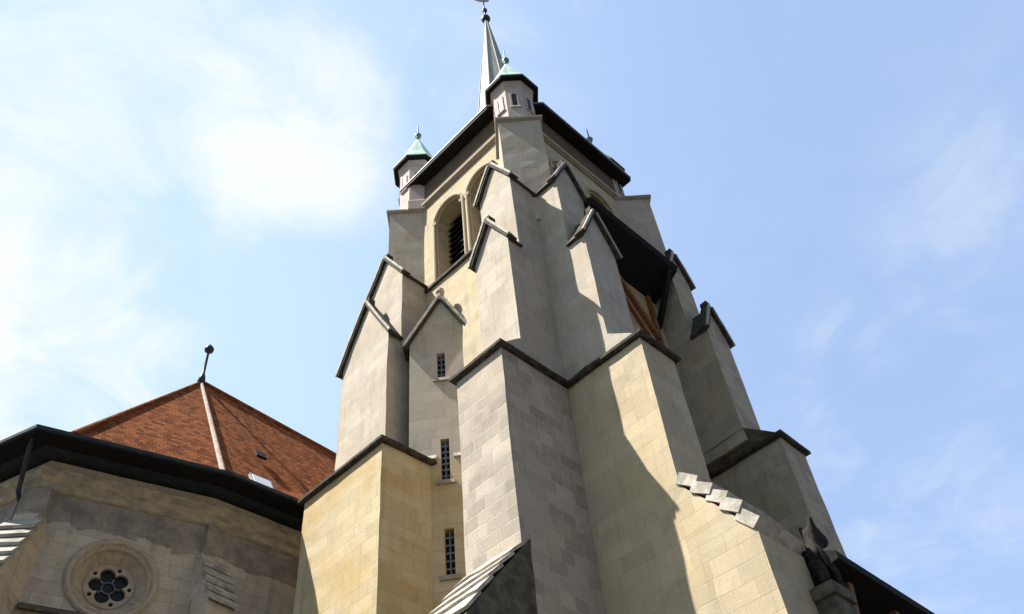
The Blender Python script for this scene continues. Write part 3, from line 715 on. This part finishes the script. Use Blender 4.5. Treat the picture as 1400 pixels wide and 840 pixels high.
# rose window
p, d_, nrm_, ln = ROSE
RC = Vector((p.x+d_.x*cxr, p.y+d_.y*cxr, ROSE_Z)); RN = Vector((nrm_.x, nrm_.y, 0)); RU = Vector((d_.x, d_.y, 0))
def ringlathe(prof, seg=56):
    mb = MB(); rings = []
    for r_, h_ in prof: rings.append([RC+RN*h_+RU*r_*math.cos(2*math.pi*k/seg)+Vector((0, 0, 1))*r_*math.sin(2*math.pi*k/seg) for k in range(seg)])
    rings.append(rings[0]); return mb.loft(rings, cap=False)
rw = ringlathe([(1.34, -0.02), (1.36, 0.05), (1.29, 0.11), (1.20, 0.08), (1.15, 0.0), (1.08, 0.03), (1.03, -0.03), (1.01, -0.13), (0.72, -0.46), (0.72, -0.54), (1.285, -0.54), (1.285, -0.02)]).build('rose_window', 'rose_stone', choir, smooth=False)
foil = []
for k in range(100):                       # one scalloped five-lobed opening, small eyes between the lobes
    th_ = 2*math.pi*k/100; ph_ = ((th_-R(108)+math.pi/5) % (2*math.pi/5))-math.pi/5
    r_ = 0.37*math.cos(ph_)+math.sqrt(max(0.0, 0.228**2-(0.37*math.sin(ph_))**2))
    foil.append((r_*math.cos(th_), r_*math.sin(th_)))
holes = [foil]
for k in range(5):
    a2_ = R(108)+(k+0.5)*2*math.pi/5
    holes.append(circle(0.60*math.cos(a2_), 0.60*math.sin(a2_), 0.07, 12))
vs, fs = plate(circle(0, 0, 0.74, 48), holes, 0.12, frame(RC-RN*0.46, RU, (0, 0, 1), RN))
MB().add(vs, fs).build('tracery', 'rose_stone', rw)
MB().lathe(RC-RN*0.60, [(0.76, 0), (0.76, 0.03)], 40, axis=RN).build('rose_pane', 'lead_glass', rw)
ib = MB()                                  # leading: a ring and five spokes
ringp = [RC-RN*0.53+RU*0.19*math.cos(2*math.pi*k/20)+Vector((0, 0, 0.19*math.sin(2*math.pi*k/20))) for k in range(21)]
ib.tube(ringp, 0.022, 6)
for k in range(5):
    a = R(108)+(k+0.5)*2*math.pi/5
    ib.tube([RC-RN*0.53+RU*q*math.cos(a)+Vector((0, 0, q*math.sin(a))) for q in (0.19, 0.33)], 0.03, 6)
ib.build('leading', 'window_bar', rw)
# choir buttresses at the wall corners
def choir_buttress(i, wd_, dep, ztop, zlow, label=None):
    pv = Vector(WL[i]); e1_ = (Vector(WL[i-1])-pv).normalized(); e2_ = (Vector(WL[(i+1) % n])-pv).normalized()
    o_ = -((e1_+e2_).normalized()); o_ = Vector((o_.x, o_.y, 0)); o_ = Vector((0.12, -0.99, 0)).normalized() if i == 2 else o_; s_ = Vector((-o_.y, o_.x, 0)); base = Vector((pv.x+(0.32 if i == 2 else 0), pv.y, 0))
    Q = lambda a, q, z: base+o_*q+s_*a+Vector((0, 0, z))
    bb = MB()
    prof = [(-0.5, GZ), (dep, GZ), (dep, zlow), (0.16, ztop), (-0.5, ztop)]
    bb.loft([[Q(-wd_/2, q, z) for q, z in prof], [Q(wd_/2, q, z) for q, z in prof]])
    bb.loft([[Q(-wd_*0.46, -0.5, ztop-0.3), Q(wd_*0.46, -0.5, ztop-0.3), Q(wd_*0.46, 0.14, ztop-0.3), Q(-wd_*0.46, 0.14, ztop-0.3)], [Q(-wd_*0.46, -0.5, -0.63), Q(wd_*0.46, -0.5, -0.63), Q(wd_*0.46, 0.14, -0.63), Q(-wd_*0.46, 0.14, -0.63)]])
    root = bb.build('buttress', 'choir_stone', choir, bevel=0.02)
    ns = 5; sl_ = MB()
    for k in range(ns):
        t0, t1 = k/ns, (k+1.15)/ns
        A = (0.16+(dep-0.16)*t0, ztop+(zlow-ztop)*t0); B = (0.16+(dep-0.16)*t1+0.10, ztop+(zlow-ztop)*t1)
        qq = [(A[0]-0.08, A[1]-0.04), (B[0]+0.02, B[1]), (B[0]+0.05, B[1]+0.10), (A[0]-0.02, A[1]+0.10)]
        sl_.loft([[Q(-wd_/2-0.06, q, z) for q, z in qq], [Q(wd_/2+0.06, q, z) for q, z in qq]])
    sl_.build('weathering_slabs', 'pale_slab', root, rough=0.012)
    if label: root['label'] = label
choir_buttress(2, 0.98, 0.95, -1.95, -3.75)
choir_buttress(1, 0.95, 1.3, -1.9, -4.1)
choir_buttress(0, 0.95, 1.3, -2.3, -4.0)
p, d_, nrm_, ln = ROSE
hb = Vector((p.x, p.y, 0)); hd_ = Vector((d_.x, d_.y, 0)); hn_ = Vector((nrm_.x, nrm_.y, 0))
MB().loft([[hb+hd_*u_+hn_*q+Vector((0, 0, z)) for q, z in ((-0.05, -4.55), (0.34, -4.68), (0.34, -4.60), (-0.05, -4.30))] for u_ in (0.55, 2.3)]).build('window_hood', 'moss_stone', choir)
# rainwater pipe at the corner
pv = Vector(WL[1]); e0 = (Vector(WL[0])-pv).normalized()
A = Vector(inset(V, 0.0)[1]); B = pv+e0*0.55; on = Vector((-0.9, -0.42))
MB().tube([(A.x+0.1, A.y+0.5, EZ), (A.x+0.12, A.y+0.5, EZ-0.3), (B.x+on.x*0.35, B.y+on.y*0.35, -0.7), (B.x+on.x*0.14, B.y+on.y*0.14, -1.0), (B.x+on.x*0.14, B.y+on.y*0.14, GZ)], 0.075, 8).build('downpipe', 'dark_metal', choir)

# ------------------------------------------------------------------ porch at the lower right
porch = thing('portal_porch', 'low stone porch with dark timber eaves at the foot of the tower, lower right', 'porch')
MB().box(2.0, 12.0, -4.75, -2.95, GZ, -8.6).build('wall', 'ashlar_drab', porch, bevel=0.02)
pe_ = MB().extrude([(1.9, -5.35, -7.95), (1.9, -5.35, -7.75), (1.9, -2.95, -6.6), (1.9, -2.95, -8.3)], (10.5, 0, 0)).build('eaves', 'black_timber', porch)
for k in range(4): MB().bar((2.75+k*2.2, -5.0, -8.15), (2.75+k*2.2, -4.78, -9.6), 0.16, 0.2, up=(1, 0, 0)).build('eaves_brace', 'orange_timber', pe_)
MB().prism([(1.45, -5.15), (2.25, -5.15), (2.25, -4.3), (1.45, -4.3)], GZ, -8.9).loft([[(1.38, -5.22, -8.9), (2.32, -5.22, -8.9), (2.32, -4.23, -8.9), (1.38, -4.23, -8.9)], [(1.38, -5.22, -8.60), (2.32, -5.22, -8.60), (2.32, -4.23, -8.60), (1.38, -4.23, -8.60)]]).build('pier', 'moss_stone', porch, bevel=0.02)

# ------------------------------------------------------------------ crouching grotesque on the pier
gar = thing('gargoyle', 'dark stone grotesque with pointed ears crouching above the porch corner', 'gargoyle', (1.85, -4.75, -8.60))
def skin_mesh(name, verts, edges, radii, mat, parent, sub=2):
    me = bpy.data.meshes.new(name); me.from_pydata(verts, edges, [])
    ob = bpy.data.objects.new(name, me); COL.objects.link(ob)
    sm = ob.modifiers.new('skin', 'SKIN'); sm.use_smooth_shade = True
    for i, r_ in enumerate(radii): me.skin_vertices[0].data[i].radius = (r_, r_)
    me.skin_vertices[0].data[0].use_root = True
    ss = ob.modifiers.new('sub', 'SUBSURF'); ss.levels = sub; ss.render_levels = sub
    dg = bpy.context.evaluated_depsgraph_get(); dg.update()
    m2 = bpy.data.meshes.new_from_object(ob.evaluated_get(dg))
    bpy.data.objects.remove(ob)
    bm = bmesh.new(); bm.from_mesh(m2); boxuv(bm); bm.to_mesh(m2); bm.free()
    m2.name = name
    return link(name, m2, mat, parent)
gv = [(0, 0, 0.42), (0.0, -0.12, 0.85), (0.0, -0.20, 1.10), (0.0, -0.34, 1.34), (0.0, -0.62, 1.28), (0.0, -0.78, 1.24),         # pelvis, chest, neck, head, muzzle, nose
      (0.20, -0.26, 1.50), (0.30, -0.24, 1.74), (-0.20, -0.26, 1.50), (-0.30, -0.24, 1.74),                                # ears
      (0.27, -0.20, 0.80), (0.30, -0.42, 0.40), (0.26, -0.46, 0.06), (0.26, -0.62, 0.04),                                  # forelegs
      (-0.27, -0.20, 0.80), (-0.30, -0.42, 0.40), (-0.26, -0.46, 0.06), (-0.26, -0.62, 0.04),
      (0.28, -0.10, 0.42), (0.32, 0.18, 0.14), (0.30, -0.06, 0.05), (-0.28, -0.10, 0.42), (-0.32, 0.18, 0.14), (-0.30, -0.06, 0.05)]   # haunches
ge = [(0, 1), (1, 2), (2, 3), (3, 4), (4, 5), (3, 6), (6, 7), (3, 8), (8, 9), (1, 10), (10, 11), (11, 12), (12, 13), (1, 14), (14, 15), (15, 16), (16, 17),
      (0, 18), (18, 19), (19, 20), (0, 21), (21, 22), (22, 23)]
gr_ = [0.27, 0.26, 0.17, 0.25, 0.17, 0.12, 0.13, 0.05, 0.13, 0.05, 0.16, 0.10, 0.08, 0.07, 0.16, 0.10, 0.08, 0.07, 0.19, 0.11, 0.08, 0.19, 0.11, 0.08]
gb = skin_mesh('body', gv, ge, gr_, 'gargoyle_stone', gar)
gar.rotation_euler = (0, 0, R(62)); gar.scale = (0.82, 0.82, 1.12)
